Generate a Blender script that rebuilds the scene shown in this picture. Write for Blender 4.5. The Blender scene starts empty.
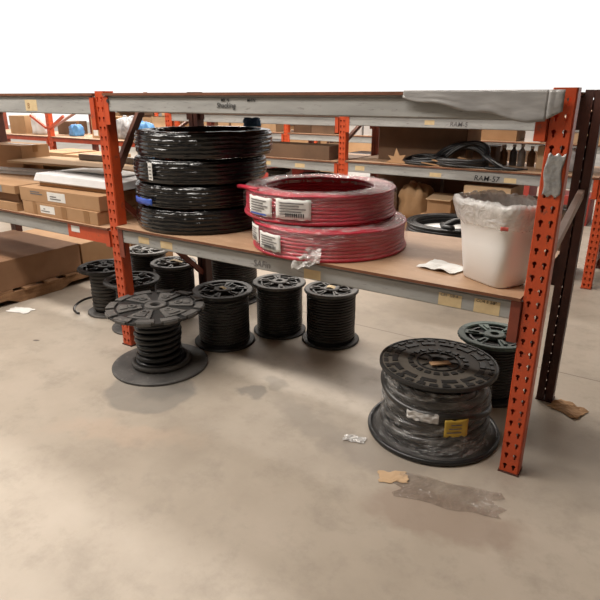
import bpy, bmesh, math, random
from mathutils import Vector, Matrix, noise
PI = math.pi
C = bpy.context.scene.collection
S = bpy.context.scene
random.seed(7)

# ---------------------------------------------------------------- camera, world, lights, exposure
cd = bpy.data.cameras.new('camera'); cam = bpy.data.objects.new('camera', cd); C.objects.link(cam)
cam.location = (0.391, -2.341, 1.6335)
cam.rotation_euler = (PI/2 - 0.3465, 0, 0.5816)
cd.sensor_width = 36; cd.lens = 36*563.06/600; cd.clip_start = 0.05; cd.clip_end = 200
S.camera = cam
S.view_settings.view_transform = 'Standard'; S.view_settings.look = 'None'
S.view_settings.gamma = 1; S.view_settings.use_curve_mapping = False
S.view_settings.exposure = 0.12

w = bpy.data.worlds.new('world'); S.world = w; w.use_nodes = True
w.node_tree.nodes['Background'].inputs[0].default_value = (1.0, 0.985, 0.96, 1)
w.node_tree.nodes['Background'].inputs[1].default_value = 1.05

def area(name, loc, rot, sx, sy, energy, col=(1, 0.94, 0.87)):
    l = bpy.data.lights.new(name, 'AREA'); l.shape = 'RECTANGLE'; l.size = sx; l.size_y = sy
    l.energy = energy; l.color = col
    o = bpy.data.objects.new(name, l); C.objects.link(o); o.location = loc; o.rotation_euler = rot
    return o
# rows of fluorescent strips hanging in the aisles
area('aisle_light', (-3.0, -1.3, 4.4), (0, 0, 0), 4.6, 0.5, 215)
area('aisle_light', (-5.2, 2.0, 4.6), (0, 0, 0), 9.0, 0.35, 270)
area('aisle_light', (-7.5, 4.9, 4.6), (0, 0, 0), 13.0, 0.4, 520)
area('aisle_light', (-8.0, 8.0, 4.6), (0, 0, 0), 14.0, 0.4, 560)
area('aisle_light', (-5.5, -1.8, 4.4), (0, 0, 0), 0.5, 4.0, 120)

# ---------------------------------------------------------------- materials
def nt(name):
    m = bpy.data.materials.new(name); m.use_nodes = True
    t = m.node_tree; b = t.nodes['Principled BSDF']
    return m, t, b
def N(t, kind, **kw):
    n = t.nodes.new(kind)
    for k, v in kw.items():
        if k in n.inputs: n.inputs[k].default_value = v
        else: setattr(n, k, v)
    return n
def coords(t, scale=(1, 1, 1)):
    tc = t.nodes.new('ShaderNodeTexCoord'); mp = t.nodes.new('ShaderNodeMapping')
    mp.inputs['Scale'].default_value = scale
    t.links.new(tc.outputs['Object'], mp.inputs[0]); return mp.outputs[0]
def ramp(t, fac, stops):
    r = t.nodes.new('ShaderNodeValToRGB'); e = r.color_ramp.elements
    while len(e) < len(stops): e.new(0.5)
    for i, (p, c) in enumerate(stops):
        e[i].position = p; e[i].color = (*c, 1) if len(c) == 3 else c
    t.links.new(fac, r.inputs[0]); return r.outputs[0]
def mat(name, c1, c2=None, scale=8, detail=4, rough=0.5, metal=0.0, bump=0.0, bscale=None, stretch=(1, 1, 1), lo=0.35, hi=0.7, c3=None, spec=0.5):
    m, t, b = nt(name)
    b.inputs['Roughness'].default_value = rough; b.inputs['Metallic'].default_value = metal
    b.inputs['Specular IOR Level'].default_value = spec
    v = coords(t, stretch)
    if c2 is None: c2 = tuple(x*0.85 for x in c1)
    n = N(t, 'ShaderNodeTexNoise', Scale=scale, Detail=detail, Roughness=0.6); t.links.new(v, n.inputs['Vector'])
    col = ramp(t, n.outputs['Fac'], [(lo, c1), (hi, c2)])
    if c3:
        n3 = N(t, 'ShaderNodeTexNoise', Scale=scale*5, Detail=6, Roughness=0.7); t.links.new(v, n3.inputs['Vector'])
        f3 = ramp(t, n3.outputs['Fac'], [(0.58, (0, 0, 0)), (0.66, (1, 1, 1))])
        mx = N(t, 'ShaderNodeMix', data_type='RGBA'); t.links.new(f3, mx.inputs[0])
        t.links.new(col, mx.inputs[6]); mx.inputs[7].default_value = (*c3, 1); col = mx.outputs[2]
    t.links.new(col, b.inputs['Base Color'])
    if bump:
        nb = N(t, 'ShaderNodeTexNoise', Scale=bscale or scale*4, Detail=3); t.links.new(v, nb.inputs['Vector'])
        bp = N(t, 'ShaderNodeBump', Strength=bump, Distance=0.01)
        t.links.new(nb.outputs['Fac'], bp.inputs['Height']); t.links.new(bp.outputs[0], b.inputs['Normal'])
    return m

M = {}
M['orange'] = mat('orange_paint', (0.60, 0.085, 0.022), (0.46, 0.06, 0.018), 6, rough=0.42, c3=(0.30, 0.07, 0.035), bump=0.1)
M['deep_orange'] = mat('dark_orange', (0.26, 0.055, 0.028), (0.14, 0.03, 0.018), 5, rough=0.5, c3=(0.08, 0.03, 0.02))  # darker orange for rear posts, some connectors and one brace
M['shaded_orange'] = mat('shaded_orange_steel', (0.10, 0.032, 0.022), (0.05, 0.02, 0.016), 5, rough=0.55)  # rack orange with the shade on rear posts and fittings put into the colour
M['brace'] = mat('dirty_shaded_brace_steel', (0.26, 0.13, 0.095), (0.18, 0.075, 0.05), 7, rough=0.55, c3=(0.33, 0.22, 0.17))  # dirt on the orange braces, with their shade put into the colour
M['pale_brace'] = mat('pale_brace_steel', (0.42, 0.29, 0.24), (0.33, 0.2, 0.15), 7, rough=0.55)
M['beam'] = mat('grey_beam', (0.40, 0.40, 0.385), (0.29, 0.29, 0.28), 5, rough=0.55, stretch=(0.5, 1, 3), c3=(0.22, 0.21, 0.2), bump=0.08)
M['edge'] = mat('board_edge', (0.20, 0.075, 0.035), (0.13, 0.05, 0.025), 14, rough=0.8)
M['board'] = mat('hardboard', (0.46, 0.295, 0.18), (0.36, 0.22, 0.13), 3.5, detail=8, rough=0.6, stretch=(1, 2.2, 1), c3=(0.50, 0.34, 0.22), bump=0.04)
M['card'] = mat('cardboard', (0.44, 0.265, 0.14), (0.36, 0.205, 0.10), 3, rough=0.85, bump=0.08, bscale=18)
M['card_dark'] = mat('dark_cardboard', (0.16, 0.09, 0.05), (0.11, 0.062, 0.035), 3, rough=0.85)
M['card_light'] = mat('light_cardboard', (0.60, 0.42, 0.26), (0.52, 0.35, 0.2), 3, rough=0.85)
M['card_red'] = mat('reddish_cardboard', (0.30, 0.165, 0.088), (0.23, 0.12, 0.062), 2.2, rough=0.85, bump=0.08)
M['kraft'] = mat('kraft_paper', (0.43, 0.26, 0.13), (0.33, 0.19, 0.09), 3, rough=0.75, bump=0.7, bscale=9)
M['tape'] = mat('packing_tape', (0.30, 0.155, 0.06), (0.26, 0.13, 0.05), 5, rough=0.3)
M['tag'] = mat('cream_tape', (0.68, 0.53, 0.30), (0.58, 0.44, 0.25), 20, rough=0.7)
M['paper'] = mat('white_paper', (0.80, 0.79, 0.76), (0.70, 0.69, 0.66), 10, rough=0.7)
M['ink'] = mat('black_ink', (0.02, 0.02, 0.022), rough=0.6)
M['ink_grey'] = mat('grey_ink', (0.16, 0.15, 0.15), rough=0.7)
M['ink_red'] = mat('red_ink', (0.5, 0.08, 0.06), rough=0.6)
M['ink_blue'] = mat('blue_ink', (0.03, 0.08, 0.42), (0.05, 0.12, 0.5), rough=0.3)
M['black'] = mat('black_rubber', (0.008, 0.008, 0.009), (0.016, 0.016, 0.017), 9, rough=0.33, bump=0.15)
M['cable'] = mat('black_cable', (0.020, 0.019, 0.018), (0.042, 0.038, 0.035), 12, rough=0.30, stretch=(1, 1, 0.4))
M['cable_dusty'] = mat('dusty_cable', (0.045, 0.042, 0.04), (0.085, 0.08, 0.075), 10, rough=0.6)
M['flange'] = mat('black_flange', (0.014, 0.014, 0.014), (0.032, 0.030, 0.029), 5, rough=0.55, c3=(0.075, 0.07, 0.066))
M['flange_dusty'] = mat('dusty_flange', (0.065, 0.062, 0.06), (0.125, 0.118, 0.11), 6, rough=0.6, c3=(0.17, 0.16, 0.15))
M['flange_base'] = mat('black_flange_base', (0.014, 0.014, 0.014), (0.028, 0.027, 0.026), 6, rough=0.5)
M['flange_brown'] = mat('brownish_flange', (0.075, 0.066, 0.055), (0.13, 0.115, 0.095), 6, rough=0.6)
M['flange_grey'] = mat('grey_flange', (0.16, 0.16, 0.15), (0.26, 0.255, 0.24), 6, rough=0.6)
M['flange_green'] = mat('green_flange', (0.055, 0.09, 0.078), (0.10, 0.14, 0.125), 6, rough=0.55, c3=(0.17, 0.2, 0.185))
M['hole'] = mat('recess_black', (0.008, 0.008, 0.008), rough=0.8)  # near-black of drums and caps, also painted shade in the hub holes
M['red'] = mat('red_hose', (0.56, 0.035, 0.065), (0.45, 0.022, 0.045), 7, rough=0.35, bump=0.1)
M['white_plastic'] = mat('white_plastic', (0.90, 0.885, 0.86), (0.86, 0.845, 0.82), 3, rough=0.4)
M['foam'] = mat('white_foam', (0.72, 0.72, 0.72), (0.62, 0.62, 0.62), 6, rough=0.7)
M['steel_panel'] = mat('grey_panel', (0.30, 0.29, 0.28), (0.24, 0.235, 0.23), 5, rough=0.5)
M['duct'] = mat('duct_tape', (0.42, 0.42, 0.41), (0.26, 0.26, 0.26), 22, rough=0.3, metal=0.35, bump=0.8, bscale=30)
M['grey_wrap'] = mat('grey_plastic_sheet', (0.24, 0.235, 0.23), (0.38, 0.37, 0.36), 4, rough=0.22, bump=0.6, bscale=9, stretch=(0.6, 1, 2))
M['wood'] = mat('pallet_wood', (0.36, 0.20, 0.10), (0.21, 0.11, 0.055), 6, rough=0.85, stretch=(6, 1, 6), c3=(0.12, 0.06, 0.03))
M['blue'] = mat('blue_plastic', (0.07, 0.22, 0.48), (0.12, 0.32, 0.6), 4, rough=0.4, bump=0.6)
M['redbox'] = mat('red_card', (0.42, 0.05, 0.035), (0.3, 0.035, 0.025), 4, rough=0.6)
M['darkbag'] = mat('dark_plastic', (0.05, 0.05, 0.055), (0.13, 0.13, 0.14), 6, rough=0.3, bump=0.8)
M['palebag'] = mat('pale_plastic', (0.45, 0.44, 0.44), (0.16, 0.16, 0.17), 7, rough=0.3, bump=0.9)
M['yellow'] = mat('yellow_label', (0.62, 0.42, 0.06), (0.5, 0.33, 0.05), 18, rough=0.5)

def film(name, amt_lo=0.03, amt_hi=0.55, scale=9, stretch=(1, 1, 1), tint=(0.9, 0.9, 0.9), lo=0.5, hi=0.72, gloss=0.07):
    m = bpy.data.materials.new(name); m.use_nodes = True; t = m.node_tree
    t.nodes.remove(t.nodes['Principled BSDF'])
    out = t.nodes['Material Output']; v = coords(t, stretch)
    n = N(t, 'ShaderNodeTexNoise', Scale=scale, Detail=5, Roughness=0.65, Distortion=1.5); t.links.new(v, n.inputs['Vector'])
    f = ramp(t, n.outputs['Fac'], [(lo, (amt_lo,)*3), (hi, (amt_hi,)*3)])
    tr = N(t, 'ShaderNodeBsdfTransparent')
    p = N(t, 'ShaderNodeBsdfPrincipled'); p.inputs['Base Color'].default_value = (*tint, 1); p.inputs['Roughness'].default_value = 0.18
    nb = N(t, 'ShaderNodeTexNoise', Scale=scale*2.5, Detail=4, Distortion=2.0); t.links.new(v, nb.inputs['Vector'])
    bp = N(t, 'ShaderNodeBump', Strength=0.9, Distance=0.02); t.links.new(nb.outputs['Fac'], bp.inputs['Height'])
    t.links.new(bp.outputs[0], p.inputs['Normal'])
    gl = N(t, 'ShaderNodeBsdfGlossy', Roughness=0.15); t.links.new(bp.outputs[0], gl.inputs['Normal'])
    mx = t.nodes.new('ShaderNodeMixShader'); t.links.new(f, mx.inputs[0]); t.links.new(tr.outputs[0], mx.inputs[1]); t.links.new(p.outputs[0], mx.inputs[2])
    m2 = t.nodes.new('ShaderNodeMixShader'); m2.inputs[0].default_value = gloss
    t.links.new(mx.outputs[0], m2.inputs[1]); t.links.new(gl.outputs[0], m2.inputs[2])
    t.links.new(m2.outputs[0], out.inputs['Surface'])
    return m
M['film'] = film('clear_film', gloss=0.03, amt_lo=0.0, amt_hi=0.16, scale=9, stretch=(1, 1, 2), lo=0.58, hi=0.8)# 0.16, 9, (1, 1, 2), lo=0.58, hi=0.8)
M['film_streak'] = film('clear_film_streaked', 0.01, 0.45, 7, (1, 1, 3), lo=0.54, hi=0.8)
M['film_red'] = film('clear_film_smooth', 0.01, 0.16, 5, (1, 1, 2.5), lo=0.5, hi=0.8, gloss=0.09)
M['film_big'] = film('clear_film_crinkled', 0.02, 0.6, 6, (1, 1, 2), lo=0.5, hi=0.74)
M['film_top'] = film('film_over_ring', 0.10, 0.62, 10, lo=0.4, hi=0.68, tint=(0.85, 0.8, 0.78))
M['liner'] = film('bin_liner', 0.35, 0.75, 6, tint=(0.86, 0.84, 0.82), lo=0.35, hi=0.65)

def concrete():
    m, t, b = nt('concrete'); v = coords(t)
    n1 = N(t, 'ShaderNodeTexNoise', Scale=0.9, Detail=8, Roughness=0.62); t.links.new(v, n1.inputs['Vector'])
    col = ramp(t, n1.outputs['Fac'], [(0.3, (0.33, 0.28, 0.225)), (0.5, (0.42, 0.362, 0.295)), (0.72, (0.49, 0.425, 0.355))])
    def mixin(col, fac, c, amt=1.0):
        mx = N(t, 'ShaderNodeMix', data_type='RGBA')
        if amt != 1.0:
            mm = N(t, 'ShaderNodeMath', operation='MULTIPLY'); mm.inputs[1].default_value = amt; t.links.new(fac, mm.inputs[0]); fac = mm.outputs[0]
        t.links.new(fac, mx.inputs[0]); t.links.new(col, mx.inputs[6]); mx.inputs[7].default_value = (*c, 1); return mx.outputs[2]
    n2 = N(t, 'ShaderNodeTexNoise', Scale=4.5, Detail=9, Roughness=0.7); t.links.new(v, n2.inputs['Vector'])
    col = mixin(col, ramp(t, n2.outputs['Fac'], [(0.5, (0, 0, 0)), (0.75, (1, 1, 1))]), (0.28, 0.24, 0.195), 0.7)
    n3 = N(t, 'ShaderNodeTexNoise', Scale=28, Detail=6, Roughness=0.8); t.links.new(v, n3.inputs['Vector'])
    col = mixin(col, ramp(t, n3.outputs['Fac'], [(0.62, (0, 0, 0)), (0.74, (1, 1, 1))]), (0.24, 0.2, 0.17), 0.35)
    # stains and soft patches with their own outlines: centre, radii, angle, colour, strength
    nd = N(t, 'ShaderNodeTexNoise', Scale=7, Detail=4); t.links.new(v, nd.inputs['Vector'])
    wob = N(t, 'ShaderNodeVectorMath', operation='MULTIPLY_ADD'); t.links.new(nd.outputs['Color'], wob.inputs[0])
    def stain_or_shade(col, x, y, rx, ry, ang, c, amt, soft=0.12, wobble=0.08):
        wv = N(t, 'ShaderNodeVectorMath', operation='MULTIPLY_ADD'); t.links.new(nd.outputs['Color'], wv.inputs[0])
        wv.inputs[1].default_value = (wobble, wobble, 0); t.links.new(v, wv.inputs[2])
        mp = N(t, 'ShaderNodeMapping', vector_type='TEXTURE'); mp.inputs['Location'].default_value = (x+wobble/2, y+wobble/2, 0)
        mp.inputs['Rotation'].default_value = (0, 0, ang); mp.inputs['Scale'].default_value = (rx, ry, 1)
        t.links.new(wv.outputs[0], mp.inputs[0])
        sep = N(t, 'ShaderNodeVectorMath', operation='MULTIPLY'); sep.inputs[1].default_value = (1, 1, 0); t.links.new(mp.outputs[0], sep.inputs[0])
        ln = N(t, 'ShaderNodeVectorMath', operation='LENGTH'); t.links.new(sep.outputs[0], ln.inputs[0])
        f = ramp(t, ln.outputs['Value'], [(1-soft, (1, 1, 1)), (1.0, (0, 0, 0))])
        # only blotchy inside
        return mixin(col, f, c, amt)
    col = stain_or_shade(col, -1.97, -0.36, 0.285, 0.27, 0, (0.20, 0.188, 0.17), 0.6, 0.10, 0.09)
    col = stain_or_shade(col, -1.90, -0.33, 0.2, 0.12, 0.5, (0.14, 0.132, 0.12), 0.4, 0.5, 0.2)
    col = stain_or_shade(col, -1.45, -0.04, 0.11, 0.08, 0.3, (0.22, 0.2, 0.175), 0.75, 0.25, 0.15)
    col = stain_or_shade(col, -1.40, 0.12, 0.13, 0.07, -0.6, (0.25, 0.225, 0.19), 0.5, 0.4, 0.2)
    col = stain_or_shade(col, -1.0, -0.12, 0.42, 0.13, -0.35, (0.27, 0.235, 0.195), 0.55, 0.5, 0.35)
    col = stain_or_shade(col, -0.55, -0.18, 0.35, 0.16, 0.1, (0.27, 0.235, 0.2), 0.6, 0.4, 0.3)
    col = stain_or_shade(col, -0.15, -0.45, 0.40, 0.16, 0.2, (0.30, 0.225, 0.175), 0.6, 0.35, 0.25)
    col = stain_or_shade(col, 0.25, 0.2, 0.75, 0.45, 0.5, (0.27, 0.235, 0.195), 0.5, 0.6, 0.3)  # dirt by the right post, plus its dimmer light painted into the floor
    col = stain_or_shade(col, -1.75, -0.75, 0.5, 0.12, 0.4, (0.52, 0.385, 0.29), 0.35, 0.6, 0.3)
    col = stain_or_shade(col, -3.2, -0.3, 0.03, 0.015, 0.3, (0.12, 0.1, 0.09), 0.9, 0.4, 0.02)
    # saw-cut joints in the slab
    sx = N(t, 'ShaderNodeSeparateXYZ'); t.links.new(v, sx.inputs[0])
    ad = N(t, 'ShaderNodeMath', operation='ADD'); t.links.new(sx.outputs[1], ad.inputs[0]); ad.inputs[1].default_value = -1.22
    ab = N(t, 'ShaderNodeMath', operation='ABSOLUTE'); t.links.new(ad.outputs[0], ab.inputs[0])
    lt = N(t, 'ShaderNodeMath', operation='LESS_THAN'); t.links.new(ab.outputs[0], lt.inputs[0]); lt.inputs[1].default_value = 0.005
    col = mixin(col, lt.outputs[0], (0.14, 0.115, 0.095), 0.7)
    t.links.new(col, b.inputs['Base Color'])
    rr = ramp(t, n2.outputs['Fac'], [(0.3, (0.42,)*3), (0.7, (0.62,)*3)]); t.links.new(rr, b.inputs['Roughness'])
    bp = N(t, 'ShaderNodeBump', Strength=0.12, Distance=0.01); t.links.new(n3.outputs['Fac'], bp.inputs['Height']); t.links.new(bp.outputs[0], b.inputs['Normal'])
    return m
M['concrete'] = concrete()
M['wall_paint'] = mat('wall_paint', (0.26, 0.25, 0.235), (0.22, 0.21, 0.20), 1, rough=0.9)
M['ceiling'] = mat('ceiling_white', (0.75, 0.74, 0.72), (0.7, 0.69, 0.67), 1, rough=0.9)

# ---------------------------------------------------------------- mesh builder
class MB:
    def __init__(s): s.v = []; s.f = []; s.m = []; s.mi = 0
    def add(s, vs, fs, mi=None):
        o = len(s.v); s.v += [tuple(p) for p in vs]; s.f += [tuple(i+o for i in f) for f in fs]
        s.m += [s.mi if mi is None else mi]*len(fs)
    def box(s, x0, x1, y0, y1, z0, z1, mi=None, T=None):
        vs = [Vector((x, y, z)) for z in (z0, z1) for y in (y0, y1) for x in (x0, x1)]
        if T: vs = [T @ p for p in vs]
        s.add(vs, [(0, 2, 3, 1), (4, 5, 7, 6), (0, 1, 5, 4), (2, 6, 7, 3), (0, 4, 6, 2), (1, 3, 7, 5)], mi)
    def lathe(s, prof, n=64, closed=False, mi=None, T=None, fn=None, a0=0, a1=2*PI):
        full = abs(a1-a0-2*PI) < 1e-6; m = n if full else n+1
        vs = []
        for i in range(m):
            a = a0+(a1-a0)*i/n
            for (r, z) in prof:
                if fn: r, z = fn(r, z, a)
                p = Vector((r*math.cos(a), r*math.sin(a), z)); vs.append(T @ p if T else p)
        k = len(prof); fs = []
        for i in range(n):
            j = (i+1) % m
            for q in range(k if closed else k-1):
                q2 = (q+1) % k
                fs.append((i*k+q, j*k+q, j*k+q2, i*k+q2))
        if not full and closed: fs += [tuple(range(k))[::-1], tuple(n*k+q for q in range(k))]
        s.add(vs, fs, mi)
    def sector(s, r0, r1, a0, a1, z0, z1, n=6, mi=None):
        s.lathe([(r0, z0), (r1, z0), (r1, z1), (r0, z1)], n, True, mi, a0=a0, a1=a1)
    def tube(s, pts, r, n=8, closed=False, mi=None, caps=True):
        pts = [Vector(p) for p in pts]; k = len(pts); vs = []; up = Vector((0, 0, 1)); prev = None
        for i, p in enumerate(pts):
            a = pts[(i-1) % k] if (closed or i > 0) else p; b = pts[(i+1) % k] if (closed or i < k-1) else p
            t = (b-a).normalized()
            u = t.cross(up) if prev is None else prev - t*prev.dot(t)
            if u.length < 1e-4: u = t.cross(Vector((1, 0, 0)))
            u.normalize(); prev = u; w_ = t.cross(u)
            rr = r(i/(k-1)) if callable(r) else r
            for j in range(n):
                an = 2*PI*j/n; vs.append(p+u*math.cos(an)*rr+w_*math.sin(an)*rr)
        fs = []
        for i in range(k if closed else k-1):
            i2 = (i+1) % k
            for j in range(n): fs.append((i*n+j, i*n+(j+1) % n, i2*n+(j+1) % n, i2*n+j))
        if not closed and caps: fs += [tuple(range(n))[::-1], tuple((k-1)*n+j for j in range(n))]
        s.add(vs, fs, mi)
    def bar(s, a, b, w_, h, mi=None, side=Vector((0, 1, 0))):
        a = Vector(a); b = Vector(b); t = (b-a).normalized(); u = side-t*side.dot(t); u.normalize(); q = t.cross(u)
        vs = [p+u*su*w_/2+q*sq*h/2 for p in (a, b) for su, sq in ((-1, -1), (1, -1), (1, 1), (-1, 1))]
        s.add(vs, [(3, 2, 1, 0), (4, 5, 6, 7), (0, 1, 5, 4), (1, 2, 6, 5), (2, 3, 7, 6), (3, 0, 4, 7)], mi)
    def grid(s, fn, nu, nv, mi=None):
        vs = [fn(i/nu, j/nv) for i in range(nu+1) for j in range(nv+1)]
        s.add(vs, [(i*(nv+1)+j, (i+1)*(nv+1)+j, (i+1)*(nv+1)+j+1, i*(nv+1)+j+1) for i in range(nu) for j in range(nv)], mi)
    def build(s, name, mats, parent=None, bevel=0, smooth=False, solid=0, loc=None, rot=None, segs=2):
        me = bpy.data.meshes.new(name); me.from_pydata([tuple(p) for p in s.v], [], s.f)
        if not isinstance(mats, (list, tuple)): mats = [mats]
        for m in mats: me.materials.append(M[m])
        me.polygons.foreach_set('material_index', s.m); 
        bm = bmesh.new(); bm.from_mesh(me); bmesh.ops.recalc_face_normals(bm, faces=bm.faces); bm.to_mesh(me); bm.free()
        if smooth: me.polygons.foreach_set('use_smooth', [True]*len(me.polygons))
        me.update()
        o = bpy.data.objects.new(name, me); C.objects.link(o)
        if parent: o.parent = parent
        if loc: o.location = loc
        if rot: o.rotation_euler = rot
        if solid:
            md = o.modifiers.new('solid', 'SOLIDIFY'); md.thickness = solid; md.offset = 0
        if bevel:
            md = o.modifiers.new('bevel', 'BEVEL'); md.width = bevel; md.segments = segs; md.limit_method = 'ANGLE'; md.angle_limit = 0.7
        return o
def tag(o, label, cat, group=None):
    o['label'] = label; o['category'] = cat
    if group: o['group'] = group
    return o
def thing(name, label, cat, loc=(0, 0, 0), rotz=0, group=None):
    o = bpy.data.objects.new(name, None); C.objects.link(o); o.location = loc; o.rotation_euler = (0, 0, rotz)
    o.empty_display_size = 0.1
    return tag(o, label, cat, group)
def dup(o, loc=None, parent=None, label=None, group=None, rotz=None):
    c = o.copy(); C.objects.link(c)
    if parent: c.parent = parent
    if loc is not None: c.location = loc
    if rotz is not None: c.rotation_euler = (0, 0, rotz)
    if label: c['label'] = label
    if group: c['group'] = group
    for ch in o.children:
        dup(ch, None, c)
    return c
def struct(o): o['kind'] = 'structure'; return o
def text(name, s, size, m, parent, loc, rot, shear=0.0, sx=1.0):
    cu = bpy.data.curves.new(name, 'FONT'); cu.body = s; cu.size = size; cu.extrude = 0.0004; cu.shear = shear; cu.offset = size*0.002
    t = bpy.data.objects.new(name, cu); C.objects.link(t)
    dg = bpy.context.evaluated_depsgraph_get(); me = bpy.data.meshes.new_from_object(t.evaluated_get(dg))
    bpy.data.objects.remove(t); me.materials.clear(); me.materials.append(M[m])
    o = bpy.data.objects.new(name, me); C.objects.link(o); o.parent = parent; o.location = loc; o.rotation_euler = rot; o.scale = (sx, 1, 1)
    return o
def nz(x, y, z, s=1.0): return noise.noise(Vector((x*s, y*s, z*s)))

# ---------------------------------------------------------------- structure
b = MB(); b.box(-34, 22, -9, 30, -0.15, 0); struct(b.build('floor', 'concrete'))
b = MB(); b.box(-15, 12, -9, 15.5, 5.2, 5.35); struct(b.build('ceiling', 'ceiling'))
b = MB(); b.box(-24, 12, -9.2, -9, 0, 5.2); struct(b.build('added_wall_front', 'wall_paint'))  # unseen wall behind the camera, added to block sky light
b = MB(); b.box(12, 12.2, -9.2, 30, 0, 5.2); struct(b.build('added_wall_right', 'wall_paint'))  # unseen side wall, also added to keep sky light out

# ---------------------------------------------------------------- pallet racks
HP = 1.665; PW = 0.083; PD = 0.07; PITCH = 0.0565
def perforated(b, x0, x1, z0, z1, cols, place):
    # a sheet with keyhole slots; place(x, z) -> 3-D point
    nrow = int((z1-z0)/PITCH); cw = (x1-x0)/cols
    key = [(-.12, .32), (0, .36), (.12, .32), (.22, .22), (.22, .08), (.10, -.04), (.09, -.36), (-.09, -.36), (-.10, -.04), (-.22, .08), (-.22, .22)]
    rect = [(-.5, .5), (0, .5), (.5, .5), (.5, .25), (.5, .05), (.5, -.15), (.5, -.5), (-.5, -.5), (-.5, -.15), (-.5, .05), (-.5, .25)]
    for c in range(cols):
        for r in range(nrow):
            cx = x0+cw*(c+.5); cz = z0+PITCH*(r+.5)
            hs = 0.040
            K = [place(cx+k[0]*hs, cz+k[1]*hs) for k in key]; R = [place(cx+q[0]*cw, cz+q[1]*PITCH) for q in rect]
            b.add(R+K, [(i, (i+1) % 11, 11+(i+1) % 11, 11+i) for i in range(11)])
        zt = z0+PITCH*nrow
        if zt < z1-1e-4:
            b.add([place(x0+cw*c, zt), place(x0+cw*(c+1), zt), place(x0+cw*(c+1), z1), place(x0+cw*c, z1)], [(0, 1, 2, 3)])
def post_mesh(parent, y, face, m):
    # C channel: perforated face towards the aisle (face = -1 front, +1 back)
    b = MB(); h = PW/2
    perforated(b, -h+.004, h-.004, 0.008, HP, 2, lambda x, z: Vector((x, y, z)))
    yb = y-face*PD
    for sx in (-1, 1):
        b.add([(sx*h, y-face*.006, .008), (sx*h, yb, .008), (sx*h, yb, HP), (sx*h, y-face*.006, HP)], [(0, 1, 2, 3)])
        b.add([(sx*h, y-face*.006, .008), (sx*(h-.004), y, .008), (sx*(h-.004), y, HP), (sx*h, y-face*.006, HP)], [(0, 1, 2, 3)])
        b.add([(sx*h, yb, .008), (sx*(h-.037), yb, .008), (sx*(h-.037), yb, HP), (sx*h, yb, HP)], [(0, 1, 2, 3)])
    o = b.build('post', m, parent, solid=0.003)
    return o
def frame(label, X, Y, m='orange', rm='shaded_orange', D=0.86, group=None, braces=True, bm_='brace'):
    t = thing('rack_frame', label, 'rack upright frame', (X, Y, 0), 0, group)
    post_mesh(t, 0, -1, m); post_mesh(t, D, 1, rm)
    for yy in (0.035, D-0.035):
        b = MB(); b.box(-.046, .046, yy-.042, yy+.042, 0, .008); b.build('foot_plate', rm, t)
    for (z0, z1) in ((0.12, 0.72), (1.18, 1.52)):
        b = MB(); b.bar((0, .07, z0), (0, D-.07, z1), .035, .035, side=Vector((1, 0, 0))); b.build('brace', bm_, t)
    b = MB(); b.bar((0, .07, .16), (0, D-.07, .16), .03, .03, side=Vector((1, 0, 0))); b.build('brace', 'shaded_orange', t)
    return t
L = 2.59
# our rack: two frames
fl = frame('orange slotted rack upright left of the black coil stack', -L, 0, rm='shaded_orange')
fr = frame('orange slotted rack upright with silver tape, right of the white bin', 0, 0, rm='shaded_orange', bm_='pale_brace')
# the pale brace in the right frame climbs to the rear post at shelf height: rebuild its pair of braces
for o in [c for c in fr.children if c.name.startswith('brace')]: bpy.data.objects.remove(o)
b = MB(); b.bar((0.012, .07, 1.0), (0.012, .79, 1.18), .03, .042, side=Vector((1, 0, 0))); b.build('brace', 'pale_brace', fr)
for o in [c for c in fl.children if c.name.startswith('brace')]: bpy.data.objects.remove(o)
b = MB(); b.bar((0, .06, 1.17), (0, .38, 1.65), .03, .045, side=Vector((1, 0, 0))); b.build('brace', 'brace', fl)
b = MB(); b.bar((0, .07, 1.0), (0, .79, .33), .03, .035, side=Vector((1, 0, 0))); b.build('brace', 'deep_orange', fl)
# silver duct tape wound on the right post
b = MB()
def tape(u, v):
    z = 1.275+.155*v+.006*math.sin(u*14)*(1 if v in (0, 1) else 0)
    x = -.030+.064*u+.004*math.sin(v*8); y = -.0045-.002*abs(nz(u*6, v*9, 3)); 
    return Vector((x, y, z))
b.grid(tape, 10, 14); o = b.build('duct_tape', 'duct', fr, smooth=True, solid=.001); o['label'] = 'crumpled silver duct tape'

def beam(label, X0, X1, Y, ztop, h=0.09, m='beam', conn='orange', face=-1, group=None, tags=(), txt=(), dots=False, edge='edge', drop=0.07, tilt=0):
    t = thing('rack_beam', label, 'rack beam', (X0, Y, ztop), 0, group)
    Lb = X1-X0
    b = MB(); b.box(0, Lb, 0, .04, -h, 0); b.box(0, Lb, -.004, 0, -h+.004, -.012); b.build('rail', m, t, bevel=.003)
    for (xa, xb) in ((0, .045), (Lb-.045, Lb)):
        b = MB(); b.box(xa, xb, -.009, -.004, -h-drop, -.004)
        b.box(xa if xa else 0, (xa+.006) if not xa else xb, -.009, .035, -h-drop, -.004) if not xa else b.box(xb-.006, xb, -.009, .035, -h-drop, -.004)
        b.build('connector', conn, t, bevel=.002)
    for (x, dz, w_, hh) in tags:
        b = MB(); b.grid(lambda u, v: Vector((x+w_*u, -.0055-.001*math.sin(u*5+v), dz-hh*v)), 4, 3); b.build('tape_label', 'tag', t)
    for (x, dz, s, size, mm) in txt:
        text('handwriting', s, size, mm, t, (x, -.0065, dz), (PI/2, 0, 0.0), shear=0.15)
    return t
def board(label, X0, X1, Y0, Y1, ztop, th=.014, group=None, bow=0, m='board'):
    t = MB()
    t.box(X0, X1, Y0, Y1, ztop-th, ztop)
    # long edges get the darker raw colour
    for k, f in enumerate(t.f): t.m[k] = 0 if k == 1 else 1
    o = t.build('shelf_board', [m, 'edge'])
    return tag(o, label, 'shelf board', group)
ZS = 0.852; ZB = ZS-.014
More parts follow.
